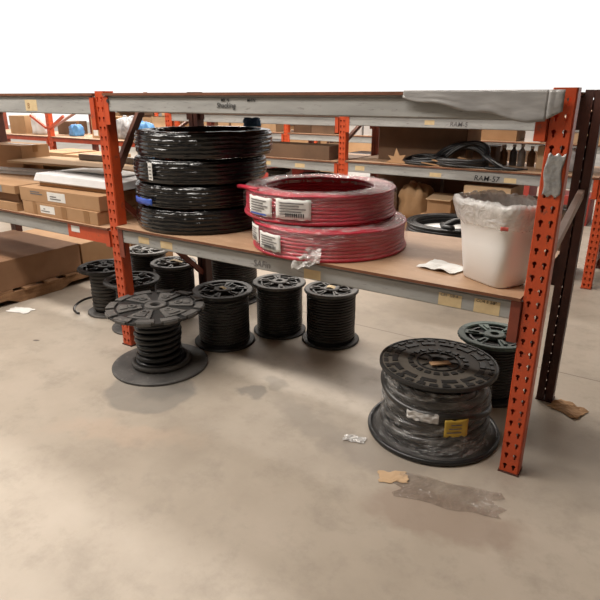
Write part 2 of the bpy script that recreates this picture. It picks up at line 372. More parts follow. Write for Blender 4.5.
# main bay: lower level
bf = beam('grey front beam under the coils and the white bin', -L+PW/2, -PW/2, -.002, ZB, .0905,
     conn='deep_orange', drop=.10,
     tags=[(.19, -.028, .095, .042), (.385, -.03, .10, .045), (1.43, -.035, .10, .05), (2.15, -.027, .105, .058), (2.31, -.024, .11, .062)],
     txt=[(1.10, -.072, 'SAFin', .05, 'ink_grey'), (2.158, -.040, 'CBS  3/8-4', .018, 'ink_grey'), (2.318, -.038, 'COR E 3/8"', .018, 'ink')])
beam('grey rear beam under the main shelf, hidden by the board', -L+PW/2, -PW/2, .823, ZB, .0905, conn='shaded_orange')
board('brown hardboard shelf carrying the coils and the white bin', -L+.048, -.048, -.022, .885, ZS)
# main bay: upper level
ZU = 1.64
bu = beam('grey upper front beam with black handwriting', -L+PW/2, -PW/2, -.002, ZU, .091, conn='orange', drop=.075,
     tags=[(2.117, -.004, .10, .028)],
     txt=[(.89, -.060, 'Shacking', .036, 'ink'), (.92, -.030, 'MK N', .022, 'ink'), (1.09, -.030, 'M\u2022FN', .022, 'ink')])
b = MB(); b.lathe([(0, -.001), (.011, -.001), (.011, .002), (0, .002)], 16, T=Matrix.Translation((.045, -.010, -.03)) @ Matrix.Rotation(PI/2, 4, 'X')); o = b.build('bolt_head', 'ink', bu)
beam('grey upper rear beam above the main shelf', -L+PW/2, -PW/2, .823, ZU, .091, conn='shaded_orange')
board('hardboard deck on the top level of the main rack', -L+.048, -.048, -.018, .885, ZU+.014)
# grey plastic sheet hanging over the right end of the upper beam
b = MB()
def sheet(u, v):
    x = -.62+.57*u; drop = (.03+.085*min(1, u*1.1))*v
    z = ZU+.018-drop-.005*math.sin(u*17)*v; y = -.020-.006*v-.012*abs(nz(u*5, v*3, 1))*v
    return Vector((x, y, z))
b.grid(sheet, 60, 10)
def sheet_end(u, v):
    x = -.05+.055*u; z = ZU+.018-(.105-.03*u)*v; y = -.024-.012*abs(nz(u*4, v*5, 8))
    return Vector((x, y, z))
b.grid(sheet_end, 6, 8)
tag(b.build('plastic_sheet', 'grey_wrap', smooth=True, solid=.001), 'shiny grey plastic sheet wrapped over right end of upper beam', 'plastic sheet')

# left bay
frame('rack frame at the far left end of the left bay', -2*L, 0, rm='shaded_orange')
bl = beam('grey front beam under the flat cartons, orange at its right end', -2*L+PW/2, -L-PW/2, -.002, .814, .095, conn='orange', drop=.02)
b = MB(); b.box(2.507-.44, 2.507, -.0075, -.0045, -.096, -.006); o = b.build('bare_end', 'orange', bl); o['label'] = 'orange painted end of the grey beam'
b = MB(); b.box(2.507-.40, 2.507-.31, -.0095, -.008, -.055, -.012); b.build('paper_label', 'paper', bl)
beam('grey rear beam of the left bay under the cartons', -2*L+PW/2, -L-PW/2, .823, .814, .095, conn='shaded_orange')
board('brown shelf board under the flat cartons in the left bay', -2*L+.048, -L-.048, -.022, .885, .828)
beam('grey upper front beam of the left bay with a cream tape square', -2*L+PW/2, -L-PW/2, -.002, 1.635, .105, conn='orange', drop=.09,
     tags=[(1.785, -.02, .13, .07)], txt=[(1.805, -.075, 'B', .05, 'tape')])
beam('grey upper rear beam of the left bay', -2*L+PW/2, -L-PW/2, .823, 1.64, .095, conn='shaded_orange')
board('hardboard deck on the top level of the left bay', -2*L+.048, -L-.048, -.018, .885, 1.654)

# back rows of racks (the same system, across the aisles)
g2 = 'frames of the rack row behind'; g3 = 'frames of the far rack row'; g4 = 'frames of the farthest rack row'
YB = 3.1
bframe = frame('orange rack upright of the row behind, right of the red coils', -2.65, YB, rm='deep_orange')
fr2 = dup(bframe, (-.10, YB, 0), label='red-orange rack upright of the row behind, at the right photo edge')
dup(bframe, (-5.24, YB, 0), label='rack upright of the row behind, hidden behind the black coil stack')
dup(bframe, (-7.83, YB, 0), label='orange rack upright with knee braces seen above the flat cartons')
dup(bframe, (-10.42, YB, 0), label='rack upright of the row behind, beyond the left edge')
YF = 5.9; YG = 9.2
for i in range(5):
    dup(bframe, (-10.5+2.59*i, YF, 0), label='orange rack upright in the row two aisles back', group=g3)
    dup(bframe, (-12+2.6*i, YG, 0), label='small orange rack upright in the farthest row', group=g4)
# knee braces of the post above the flat cartons
kb = [o for o in S.objects if o.get('label', '').startswith('orange rack upright with knee')][0]
for s in (-1, 1):
    b = MB(); b.bar((s*.05, 0, 1.18), (s*.42, 0, 1.36), .03, .035); b.build('knee_brace', 'orange', kb)

LB = 2.59-PW
bb = beam('grey upper beam of the row behind, over the black hoses', -2.65+PW/2, -.10-PW/2, YB-.002, 1.445, .095, tags=[(.87, -.025, .10, .042)], txt=[(1.12, -.075, 'RAM-5', .06, 'ink_grey')])
beam('grey lower beam of the row behind, lettered below the black hoses', -2.65+PW/2, -.10-PW/2, YB-.002, .975, .10, tags=[(.13, -.03, .11, .05), (.96, -.045, .12, .04), (1.68, -.045, .11, .045)], txt=[(1.40, -.088, 'RAM-57', .07, 'ink')])
beam('grey upper beam of the row behind, left of its orange post', -5.24+PW/2, -2.65-PW/2, YB-.002, 1.435, .095)
beam('grey lower beam of the row behind, below the long brown box', -5.24+PW/2, -2.65-PW/2, YB-.002, .960, .10, tags=[(1.5, -.03, .11, .045), (1.95, -.035, .13, .045)])
beam('orange low beam across the bay behind the flat cartons', -7.83+PW/2, -5.24-PW/2, YB-.002, 1.04, .06, m='orange')
beam('orange beam left of the post with knee braces', -10.42+PW/2, -7.83-PW/2, YB-.002, 1.04, .06, m='orange')
for X in (-2.65, -5.24):
    zz = (.975, 1.445) if X == -2.65 else (.960, 1.435)
    for z in zz:
        bd = board('brown board on the %s level of the row behind, %s of its orange post' % ('lower' if z < 1.2 else 'top', 'right' if X > -3 else 'left'), X+.05, X+2.54 if X < -3 else -.15, YB-.02, YB+.885, z+.014)
        beam('rear beam under the %s board of the row behind, %s bay' % ('lower' if z < 1.2 else 'top', 'right' if X > -3 else 'left'), X+PW/2, (X+2.59 if X < -3 else -.10)-PW/2, YB+.822, z, .09, conn='deep_orange')
for X in (-7.83, -10.42):
    board('brown board in the %s bay behind the flat cartons' % ('first' if X > -9 else 'second'), X+.05, X+2.54, YB-.02, YB+.885, 1.054)
bm0 = beam('grey lower beam in the row two aisles back', -10.5+PW/2, -10.5+2.59-PW/2, YF-.002, 1.04, .095, group='lower beams of the far rack row')
bm1 = beam('grey top beam in the row two aisles back', -10.5+PW/2, -10.5+2.59-PW/2, YF-.002, 1.45, .095, group='top beams of the far rack row')
bo0 = board('board on the lower level of the far row', 0, 2.49, 0, .9, .014, group='lower boards of the far rack row'); bo0.location = (-10.45, YF-.02, 1.04)
bo1 = board('board on the top level of the far row', 0, 2.49, 0, .9, .014, group='top boards of the far rack row'); bo1.location = (-10.45, YF-.02, 1.45)
for i in range(1, 4):
    for o in (bm0, bm1, bo0, bo1):
        dup(o, (o.location.x+2.59*i, o.location.y, o.location.z))
for i in range(0, 4):
    dup(bm1, (-12+2.6*i+PW/2, YG-.002, 1.46), label='grey top beam in the farthest row', group='top beams of the farthest rack row')
    dup(bm0, (-12+2.6*i+PW/2, YG-.002, 1.10), label='grey lower beam in the farthest row', group='lower beams of the farthest rack row')
    dup(bo0, (-12+2.6*i+.05, YG-.02, 1.10), label='board on the lower level of the farthest row', group='lower boards of the farthest rack row')

# ---------------------------------------------------------------- cable spools
def spin(b, n, fn):
    for i in range(n): fn(b, 2*PI*i/n)
def top_flange_A(t, R, z, m):
    b = MB(); b.lathe([(.030, z-.014), (R, z-.014), (R, z), (.030, z)], 72, True, 1)
    b.lathe([(.030, z), (.070, z), (.066, z+.016), (.034, z+.016)], 48, True)
    for i in range(12):
        a = 2*PI*i/12; b.sector(R-.05, R, a+.05, a+.44, z, z+.012, 6)
        b.sector(R-.018, R+.006, a+.10, a+.38, z-.014, z+.006, 6)
    for i in range(6):
        a = 2*PI*i/6
        b.sector(.085, R-.065, a+.20, a+.86, z, z+.011, 8)
        b.sector(R-.13, R-.085, a+.34, a+.70, z+.011, z+.018, 5)
        b.lathe([(.010, z), (.028, z), (.026, z+.020), (.012, z+.020)], 16, True, T=Matrix.Translation((R*.47*math.cos(a+.53), R*.47*math.sin(a+.53), 0)))
    b.build('top_flange', [m, 'flange_base'], t, bevel=.0025); 
    b = MB(); b.lathe([(.0, z-.012), (.030, z-.012), (.030, z-.010), (0, z-.010)], 24); b.build('hub_hole_dark', 'hole', t)  # black disc stands in for the shade inside the hub hole
def top_flange_B(t, R, z, m):
    b = MB(); b.lathe([(.032, z-.014), (R, z-.014), (R, z), (.032, z)], 96, True, 1)
    b.lathe([(R-.010, z-.016), (R+.002, z-.016), (R+.002, z+.004), (R-.010, z+.004)], 96, True)
    for i in range(28):
        a = 2*PI*i/28; b.sector(R-.040, R-.018, a, a+.15, z, z+.005, 3)
    for i in range(14):
        a = 2*PI*i/14; b.sector(R-.088, R-.060, a, a+.34, z, z+.005, 5)
        b.sector(R-.062, R-.042, a+.02, a+.10, z, z+.004, 2)
    for i in range(20):
        a = 2*PI*i/20; b.sector(.125, .150, a, a+.2, z, z+.006, 3)
    b.lathe([(.10, z), (.108, z), (.108, z+.007), (.10, z+.007)], 64, True)
    b.lathe([(.032, z), (.052, z), (.050, z+.010), (.034, z+.010)], 48, True)
    for i in range(8):
        a = 2*PI*i/8; b.sector(.055, .098, a, a+.06, z, z+.008, 2)
    b.build('top_flange', [m, 'flange_brown'], t, bevel=.002)
    b = MB(); b.lathe([(.0, z-.012), (.032, z-.012), (.032, z-.010), (0, z-.010)], 24); b.build('hub_hole_dark', 'hole', t)  # same dark disc for the shaded hub hole
def top_flange_C(t, R, z, m, rot=0, nsp=6):
    # moulded wheel: rim, hub, wide spokes with windows between
    b = MB(); b.lathe([(R*.80, z-.012), (R, z-.012), (R, z+.004), (R*.97, z+.008), (R*.83, z+.006), (R*.80, z)], 72, True)
    b.lathe([(.020, z-.012), (R*.30, z-.012), (R*.30, z+.006), (R*.26, z+.012), (.024, z+.012)], 48, True)
    for i in range(nsp):
        a = rot+2*PI*i/nsp; hw = .21
        b.sector(R*.28, R*.82, a-hw*.9, a+hw*.9, z-.010, z+.002, 4)
        b.sector(R*.42, R*.72, a-hw*.35, a+hw*.35, z+.002, z+.010, 3)
        c = a+PI/nsp
        b.sector(R*.64, R*.70, c-.30, c+.30, z-.010, z-.002, 5, 1)
    for i in range(36):
        a = 2*PI*i/36; b.sector(R*.985, R*1.015, a, a+.08, z-.010, z, 2)
    b.build('top_flange', [m, 'flange_base'], t, bevel=.0015)
    b = MB(); b.lathe([(.0, z-.022), (R*.93, z-.022), (R*.93, z-.013), (0, z-.013)], 48); b.build('drum_cap', 'hole', t)
def helix(b, Rr, rc, z0, z1, turns, wob=0.0, seg=40, ph=0, n=8, seed=0):
    pts = []; K = int(turns*seg)
    for i in range(K+1):
        a = ph+2*PI*i/seg; f = i/K
        r = Rr+wob*nz(math.cos(a)*1.3, math.sin(a)*1.3, f*turns*.8+seed)
        pts.append((r*math.cos(a), r*math.sin(a), z0+(z1-z0)*f+wob*.5*nz(math.cos(a), math.sin(a), f*7+seed+5)))
    b.tube(pts, rc, n)
def spool(name, label, X, Y, Rt, Rb, H, Rc, rc, style, mt='flange_dusty', mb='flange_dusty', mc='cable', rot=0, wob=.002, drum=None, seed=0, cat='cable spool', group=None, bot='flat'):
    t = thing(name, label, cat, (X, Y, 0), rot, group)
    b = MB()
    if bot == 'flat':
        b.lathe([(0, 0), (Rb-.004, 0), (Rb, .004), (Rb, .013), (Rb-.006, .018), (Rc*.9, .020), (0, .020)], 96)
    else:
        b.lathe([(0, 0), (Rb-.006, 0), (Rb, .006), (Rb, .018), (Rb-.005, .026), (Rb-.016, .028), (Rb-.024, .020), (Rb-.03, .013), (Rc*.8, .016), (0, .016)], 96)
    b.build('bottom_flange', mb, t, smooth=False)
    b = MB(); rd = drum or Rc-rc*1.2
    b.lathe([(rd, .016), (rd, H-.012)], 48); b.build('drum', 'hole', t, smooth=True)
    b = MB(); z0 = .022+rc; z1 = H-.016-rc; turns = max(3, (z1-z0)/(2*rc*1.02))
    helix(b, Rc-rc, rc, z0, z1, turns, wob, seed=seed)
    b.build('cable', mc, t, smooth=True)
    {'A': top_flange_A, 'B': top_flange_B}.get(style, lambda *a: top_flange_C(*a, rot=seed*.7))(t, Rt, H, mt)
    return t
# 1: nearly empty spool in front of the left post
s1 = thing('cable_spool', 'wide spool with few turns of thick black hose, in front of left orange post', 'cable spool', (-2.173, -.083, 0), .35)
b = MB(); b.lathe([(0, 0), (.298, 0), (.304, .005), (.304, .014), (.298, .02), (.18, .022), (0, .022)], 96); b.build('bottom_flange', 'flange_dusty', s1)
b = MB(); b.lathe([(.105, .02), (.105, .392)], 48); b.build('drum', 'hole', s1, smooth=True)
b = MB()
for k in range(9):
    z = .058+k*.0365; R = .125+.006*math.sin(k*2.1)+(.012 if k in (0, 5, 7) else 0)
    pts = [((R+.004*nz(math.cos(a), math.sin(a), k))*math.cos(a), (R+.004*nz(math.cos(a), math.sin(a), k))*math.sin(a), z+.010*math.sin(a+k*.4)) for a in [2*PI*i/48 for i in range(48)]]
    b.tube(pts, .0185, 10, closed=True)
b.build('cable', 'black', s1, smooth=True)
b = MB()
pts = [((.165+.02*i/70)*math.cos(-2.9+i*.075), (.165+.02*i/70)*math.sin(-2.9+i*.075), .040) for i in range(58)]
b.tube(pts, .017, 10); o = b.build('cable_end', 'cable_dusty', s1, smooth=True)
top_flange_A(s1, .298, .402, 'flange_dusty')

sp2 = spool('cable_spool', 'black spool with full winding, leftmost of three in the middle under the shelf', -2.076, .44, .207, .212, .380, .178, .0100, 'C', mt='flange', mb='flange', rot=.2, seed=1)
sp3 = spool('cable_spool', 'black spool partly wrapped in film, between two others under the red coils', -1.86, .81, .190, .193, .376, .168, .0085, 'C', mt='flange_dusty', mb='flange', rot=.9, seed=2)
sp4 = spool('cable_spool', 'fully wound spool with grey wheel flange, rightmost of the row under the shelf', -1.461, .873, .187, .204, .378, .172, .0098, 'C', mt='flange_dusty', mb='flange', mc='cable', rot=.3, seed=3)
# 5: the large spool at the right
s5 = thing('cable_spool', 'largest cable spool, film wrapped with yellow label, beside right orange post', 'cable spool', (-.43, .167, 0), .2)
b = MB(); b.lathe([(0, 0), (.322, 0), (.334, .008), (.336, .018), (.331, .028), (.320, .028), (.313, .018)], 128, mi=1); b.lathe([(.313, .018), (.309, .010), (.2, .012), (0, .012)], 128); b.build('bottom_flange', ['flange_dusty', 'black'], s5, smooth=True)
b = MB(); b.lathe([(.12, .016), (.12, .37)], 48); b.build('drum', 'hole', s5, smooth=True)
b = MB()
for k in range(6):
    z = .045+k*.044
    for q in range(3):
        R = .245-q*.042+.012*math.sin(k*1.7+q)
        if k == 5: R -= .02
        tl = .018*math.sin(k*1.3+q*2)
        pts = [(R*math.cos(a), R*math.sin(a), z+tl*math.sin(a+k)+.006*q) for a in [2*PI*i/56 for i in range(56)]]
        b.tube(pts, .0205, 10, closed=True)
b.build('cable', 'cable', s5, smooth=True)
# one loose turn climbing to the flange
b = MB(); pts = [(.262*math.cos(2.6+i*.07), .262*math.sin(2.6+i*.07), .30-.0022*i+.01*math.sin(i*.2)) for i in range(60)]
b.tube(pts, .019, 10); b.build('loose_turn', 'cable', s5, smooth=True)
top_flange_B(s5, .288, .385, 'flange_base')
b = MB()
b.lathe([(.300, .022), (.284, .07), (.274, .12), (.272, .2), (.270, .28), (.262, .345)], 120, fn=lambda r, z, a: (r+.008*nz(math.cos(a)*5, math.sin(a)*5, z*14)+.004*nz(math.cos(a)*14, math.sin(a)*14, z*30), z))
o = b.build('plastic_wrap', 'film_big', s5, smooth=True); o['label'] = 'clear crinkled plastic wrap'
b = MB()
def curved(R, a0, a1, z0, z1, j=.003, sd=0):
    return lambda u, v: Vector(((R+j*nz(u*4, v*4, sd))*math.cos(a0+(a1-a0)*u), (R+j*nz(u*4, v*4, sd))*math.sin(a0+(a1-a0)*u), z0+(z1-z0)*v+.01*nz(u*6, v*2, sd+3)))
b.grid(curved(.287, -1.26, -.86, .135, .225, .006, 1), 8, 6); o = b.build('yellow_label', 'yellow', s5, smooth=True, solid=.001)
b = MB()
for k in range(3):
    zz = .168+.02*k; b.grid(curved(.2935, -1.22+.03*k, -.98, zz-.01, zz-.004, .002, 1), 6, 1)
b.build('print', 'ink_grey', o)
b = MB(); b.grid(curved(.284, -1.90, -1.36, .20, .245, .012, 4), 18, 6); o = b.build('film_glare', 'liner', s5, smooth=True, solid=.001)  # pale patch painted as glare on the plastic wrap
b = MB(); b.box(-.05, .05, -.018, .018, 0, .006, T=Matrix.Translation((.015, -.045, .398)) @ Matrix.Rotation(.55, 4, 'Z'))
b.build('cardboard_scrap', 'card', s5)
# 6: green flanged spool behind the right post
sp6 = spool('cable_spool', 'spool with grey-green wheel flange, between the largest spool and right post', -.30, .72, .20, .19, .36, .155, .0085, 'C', mt='flange_green', mb='flange', rot=.5, seed=4)
# left cluster
sp7 = spool('cable_spool', 'dusty grey wound spool left of the orange post', -3.235, .375, .205, .17, .375, .125, .014, 'C', mt='flange', mb='flange_dusty', mc='cable_dusty', rot=.1, wob=.006, seed=5)
sp8 = spool('cable_spool', 'spool right behind the left orange post', -2.80, .27, .200, .180, .372, .125, .013, 'C', mt='flange', mb='flange_dusty', mc='cable_dusty', rot=.8, wob=.005, seed=6)
sp10 = spool('cable_spool', 'black spool with paper scrap on its grey flange, behind wide empty spool', -2.80, .69, .178, .175, .40, .158, .0085, 'C', mt='flange_dusty', mb='flange', rot=.4, seed=7)
sp9 = spool('cable_spool', 'spool with pale grey wheel flange, farthest of the left cluster', -3.28, .86, .185, .18, .40, .15, .0085, 'C', mt='flange_grey', mb='flange', rot=.2, seed=8)
sp11 = spool('cable_spool', 'tall wound spool standing behind the leftmost of the three middle spools', -2.60, 1.18, .23, .23, .46, .20, .010, 'C', mt='flange', mb='flange', rot=.2, seed=9)
b = MB(); b.grid(lambda u, v: Vector((-.02+.10*u, -.02+.035*v, .418+.006*math.sin(u*5))), 5, 3); b.build('paper_scrap', 'tag', sp10, solid=.001)
b = MB(); b.grid(lambda u, v: Vector((-.03+.07*u, -.03+.05*v, .394+.006*math.sin(u*5))), 5, 3); b.build('paper_scrap', 'tag', sp4, solid=.001)
b = MB(); b.grid(lambda u, v: Vector((-.02+.05*u, -.02+.03*v, .398+.006*math.sin(u*5))), 5, 3); b.build('paper_scrap', 'yellow', sp2, solid=.001)
for s_, R in ((sp2, .186), (sp3, .180)):
    b = MB(); b.lathe([(R+.006, .03), (R, .09), (R-.002, .2), (R, .34)], 80, fn=lambda r, z, a: (r+.005*nz(math.cos(a)*5, math.sin(a)*5, z*14), z)); b.build('plastic_wrap', 'film', s_, smooth=True)
# loose cable loop from the grey spool
b = MB(); pts = [(-.14-.13*math.sin(a), -.02+.12*math.cos(a)-.05, .05+.03*math.cos(a)) for a in [i*PI/16 for i in range(17)]]
b.tube(pts, .010, 8); b.build('loose_cable', 'cable', sp7, smooth=True)

# ---------------------------------------------------------------- hose coils on the main shelf
def ringprof(Ro, Ri, z0, z1, rows, cols, n=5):
    # scalloped closed profile of stacked hose turns
    P = []; hr = (z1-z0)/rows/2; cr = (Ro-Ri)/cols/2
    for k in range(rows):
        c = z0+hr*(2*k+1); bulge = .012 if k == 0 else (.004 if k == 1 else 0)
        for j in range(n): a = -PI/2+PI*j/n; P.append((Ro-hr-.008+bulge+hr*math.cos(a), c+hr*math.sin(a)))
    for k in range(cols):
        c = Ro-cr*(2*k+1)
        for j in range(n): a = PI*j/n; P.append((c+cr*math.cos(a), z1-cr*.6+cr*.6*math.sin(a)))
    for k in range(rows):
        c = z1-hr*(2*k+1)
        for j in range(n): a = PI/2+PI*j/n; P.append((Ri+hr+hr*math.cos(a), c+hr*math.sin(a)))
    P.append((Ri+.01, z0)); P.append((Ro-.01, z0))
    return P
def black_coil(label, X, Y, z0, h, R, sd, tagfn=None):
    t = thing('hose_coil', label, 'hose coil', (X, Y, z0), sd*.7, 'black wrapped hose coils stacked on the main shelf')
    def side(q):
        e = (4*q*(1-q))**.28
        return R-.030+.030*e-.0022*(1-math.cos(q*2*PI*6))
    P = [(R-.10, 0), (R-.045, 0)]+[(side(q), h*q) for q in [.02+.94*i/40 for i in range(41)]]+[(R-.05, h), (R-.08, h*1.005), (R-.11, h*.99), (R-.125, h*.8), (R-.12, h*.2)]
    b = MB()
    def f(r, z, a):
        k = 1+.0*z
        d = .006*nz(math.cos(a)*2.2, math.sin(a)*2.2, sd*3+z*4)+.004*nz(math.cos(a)*9, math.sin(a)*9, z*60+sd)
        return r+d, max(0.0, z+.004*nz(math.cos(a)*3, math.sin(a)*3, sd+9) if z > h*.2 else z)
    b.lathe(P, 110, True, fn=f)
    o = b.build('hose_bundle', 'coil_black', t, smooth=True)
    return t
M['coil_black'] = mat('wrapped_black', (0.004, 0.004, 0.0045), (0.009, 0.009, 0.010), 6, rough=0.14, bump=0.6, bscale=16, stretch=(1, 1, 3), spec=0.5)
M['film_dark'] = film('thin_film', 0.0, 0.04, 8, (1, 1, 3), (0.7, 0.7, 0.72), 0.6, 0.85, 0.025)
bc = []
for k, (X, Y, R, h, lab) in enumerate([(-2.18, .40, .425, .150, 'black wrapped hose coil at the bottom of the stack, on the board'),
        (-2.175, .39, .410, .140, 'black hose coil with blue print, second from bottom of the stack'),
        (-2.172, .40, .422, .142, 'black hose coil with white tag, second from top of the stack'),
        (-2.145, .42, .432, .150, 'black wrapped hose coil on top of the black stack')]):
    z0 = ZS+.001+[0, .154, .298, .444][k]
    c = black_coil(lab, X, Y, z0, h-.003, R, k+1); bc.append((c, R, h, (k+1)*.7))
c, R, h, rz = bc[2]
b = MB(); b.grid(curved(R+.012, -1.60-rz, -1.525-rz, h*.18, h*.88, .002), 4, 6); o = b.build('white_tag', 'paper', c, solid=.001)
b = MB()
for k in range(4): b.grid(curved(R+.014, -1.59-rz, -1.54-rz, h*.25+.02*k, h*.25+.02*k+.006, 0), 2, 1)
b.build('print', 'ink_grey', o)
c, R, h, rz = bc[1]
b = MB(); b.grid(curved(R+.012, -2.05-rz, -1.58-rz, h*.10, h*.38, .002), 10, 3); b.build('blue_print', 'ink_blue', c, smooth=True, solid=.001)

def red_coil(label, X, Y, z0, h, R, rz, tilt, labels, rows=8):
    t = thing('hose_coil', label, 'hose coil', (X, Y, z0), rz, 'red wrapped hose coils on the main shelf')
    t.rotation_euler = (tilt[0], tilt[1], rz)
    b = MB(); b.lathe(ringprof(R, R-.125, 0, h, rows, 6), 110, True, fn=lambda r, z, a: (r+.004*nz(math.cos(a)*2, math.sin(a)*2, z*6+R*9), z+(.006*nz(math.cos(a)*2, math.sin(a)*2, 4) if z > .03 else 0)))
    b.build('hose_bundle', 'red', t, smooth=True)
    b = MB(); b.lathe([(R+.004, .012), (R+.005, h*.5), (R+.001, h-.012), (R-.012, h+.006)], 110, fn=lambda r, z, a: (r+.004*nz(math.cos(a)*6, math.sin(a)*6, z*20)+.002, z)); b.build('plastic_wrap', 'film_red', t, smooth=True)
    b = MB(); b.lathe([(R-.012, h+.007), (R-.06, h+.010), (R-.115, h+.006), (R-.13, h-.03)], 110, fn=lambda r, z, a: (r, z+.006*nz(math.cos(a)*9, math.sin(a)*9, r*30))); o = b.build('plastic_wrap', 'film_top', t, smooth=True); o['label'] = 'greyish film over the top of the ring'
    ea = -2.45-rz; b = MB(); b.tube([((R-.02)*math.cos(ea+.5), (R-.02)*math.sin(ea+.5), h+.004), ((R-.004)*math.cos(ea+.25), (R-.004)*math.sin(ea+.25), h+.004), ((R+.012)*math.cos(ea), (R+.012)*math.sin(ea), h-.004), ((R+.035)*math.cos(ea-.12), (R+.035)*math.sin(ea-.12), h-.012)], .011, 8)
    if 'upper' in label: b.build('hose_end', 'red', t, smooth=True)
    for (a0, a1, z0_, z1_, blue) in labels:
        a0 -= rz; a1 -= rz
        b = MB(); b.grid(curved(R+.009, a0, a1, z0_, z1_, .002), 10, 6); lo = b.build('paper_label', 'paper', t, smooth=True, solid=.001)
        b = MB(); H_ = z1_-z0_; W_ = a1-a0
        for k in range(5):
            b.grid(lambda u, v: Vector(((R+.0125)*math.cos(a0+W_*(.12+(.5+.3*((k*37) % 5)/5)*u)), (R+.0125)*math.sin(a0+W_*(.12+(.5+.3*((k*37) % 5)/5)*u)), z0_+H_*(.22+.14*k+.055*v))), 6, 1)
        b.build('print', 'ink_grey', lo)
        if blue:
            b = MB(); b.grid(lambda u, v: Vector(((R+.013)*math.cos(a0+W_*(.1+.7*u)), (R+.013)*math.sin(a0+W_*(.1+.7*u)), z0_+H_*(.04+.08*v))), 6, 1)
            b.build('blue_line', 'ink_blue', lo)
        else:
            b = MB()
            for k in range(9): b.grid(lambda u, v: Vector(((R+.0128)*math.cos(a0+W_*(.3+.06*k+.035*u)), (R+.0128)*math.sin(a0+W_*(.3+.06*k+.035*u)), z0_+H_*(.12+.2*v))), 1, 1)
            b.build('barcode', 'ink', lo)
    return t
red_coil('lower red hose coil with white label, lying on the brown shelf', -1.19, .365, ZS+.001, .150, .428, .3, (0, 0), [(-2.03, -1.64, .03, .12, False), (-2.33, -2.06, .05, .14, False)])
red_coil('upper red hose coil with two white labels, resting on the other red coil', -1.295, .43, ZS+.163, .150, .430, 1.1, (0.0, 0.0), [(-2.05, -1.62, .03, .128, True), (-1.56, -1.12, .03, .132, False)])
# tail of film hanging from the lower coil over the board edge
b = MB(); b.grid(lambda u, v: Vector((-1.155+.16*u+.02*nz(v*3, u, 2), -.035-.03*v+.02*nz(u*5, v*5, 1), ZS+.075-.12*v*(1-.45*u)+.015*nz(u*7, v*4, 5))), 14, 12)
tag(b.build('film_tail', 'liner', smooth=True), 'loose tail of clear film hanging from the lower red coil over the shelf edge', 'plastic film')

# ---------------------------------------------------------------- white bin with liner
t = thing('waste_bin', 'white plastic waste bin with a clear liner, on the right end of shelf', 'waste bin', (-.215, .175, ZS+.001), -.52)
def sup(a, hx, hy, e=4.5):
    c, s_ = math.cos(a), math.sin(a); k = (abs(c)**e+abs(s_)**e)**(-1/e)
    return hx*k*c, hy*k*s_
def binring(b, prof, n=96, fn=None):
    vs = []
    for i in range(n):
        a = 2*PI*i/n
        for (hx, hy, z) in prof:
            x, y = sup(a, hx, hy)
            if fn: x, y, z2 = fn(x, y, z, a)
            else: z2 = z
            vs.append((x, y, z2))
    k = len(prof)
    b.add(vs, [(i*k+q, ((i+1) % n)*k+q, ((i+1) % n)*k+q+1, i*k+q+1) for i in range(n) for q in range(k-1)])
b = MB(); binring(b, [(.0, .0, .0), (.118, .085, 0), (.126, .092, .008), (.150, .108, .18), (.172, .124, .330), (.182, .134, .335), (.184, .135, .355), (.178, .130, .359), (.170, .122, .355), (.12, .088, .012), (0, 0, .01)])
b.build('bin_body', 'white_plastic', t, smooth=True)
b = MB()
def lin(x, y, z, a):
    s_ = 1+.03*nz(math.cos(a)*3, math.sin(a)*3, z*7)+.012*nz(math.cos(a)*12, math.sin(a)*12, z*9)
    return x*s_, y*s_, z+.014*nz(math.cos(a)*4, math.sin(a)*4, 7)+.008*nz(math.cos(a)*13, math.sin(a)*13, 3)
binring(b, [(.170, .124, .262), (.180, .132, .288), (.188, .140, .322), (.195, .147, .350), (.192, .144, .366), (.180, .132, .371), (.164, .118, .358), (.150, .105, .30), (.13, .09, .15), (.11, .078, .03), (0, 0, .02)], 140, lin)
o = b.build('bin_liner', 'liner', t, smooth=True); o['label'] = 'translucent crinkled bin liner folded over the rim'
b = MB(); b.grid(lambda u, v: Vector((.135+.03*u, -.136-.003*math.sin(u*6)+.012*u, .268+.016*v)), 5, 3); o = b.build('liner_print', 'ink_red', t, smooth=True, solid=.001); o.scale = (1, 1, 1)
# crumpled white paper beside it
b = MB(); b.grid(lambda u, v: Vector((-.19*.5+.19*u, -.07+.14*v+.03*u, .004+.022*abs(nz(u*2.2, v*2.2, 4))+.02*max(0, v-.5)*(1-u))), 12, 10)
tag(b.build('paper_sheet', 'paper', solid=.001, loc=(-.47, .205, ZS+.002), rot=(0, 0, -.3)), 'creased white paper lying on the shelf left of the bin', 'paper')

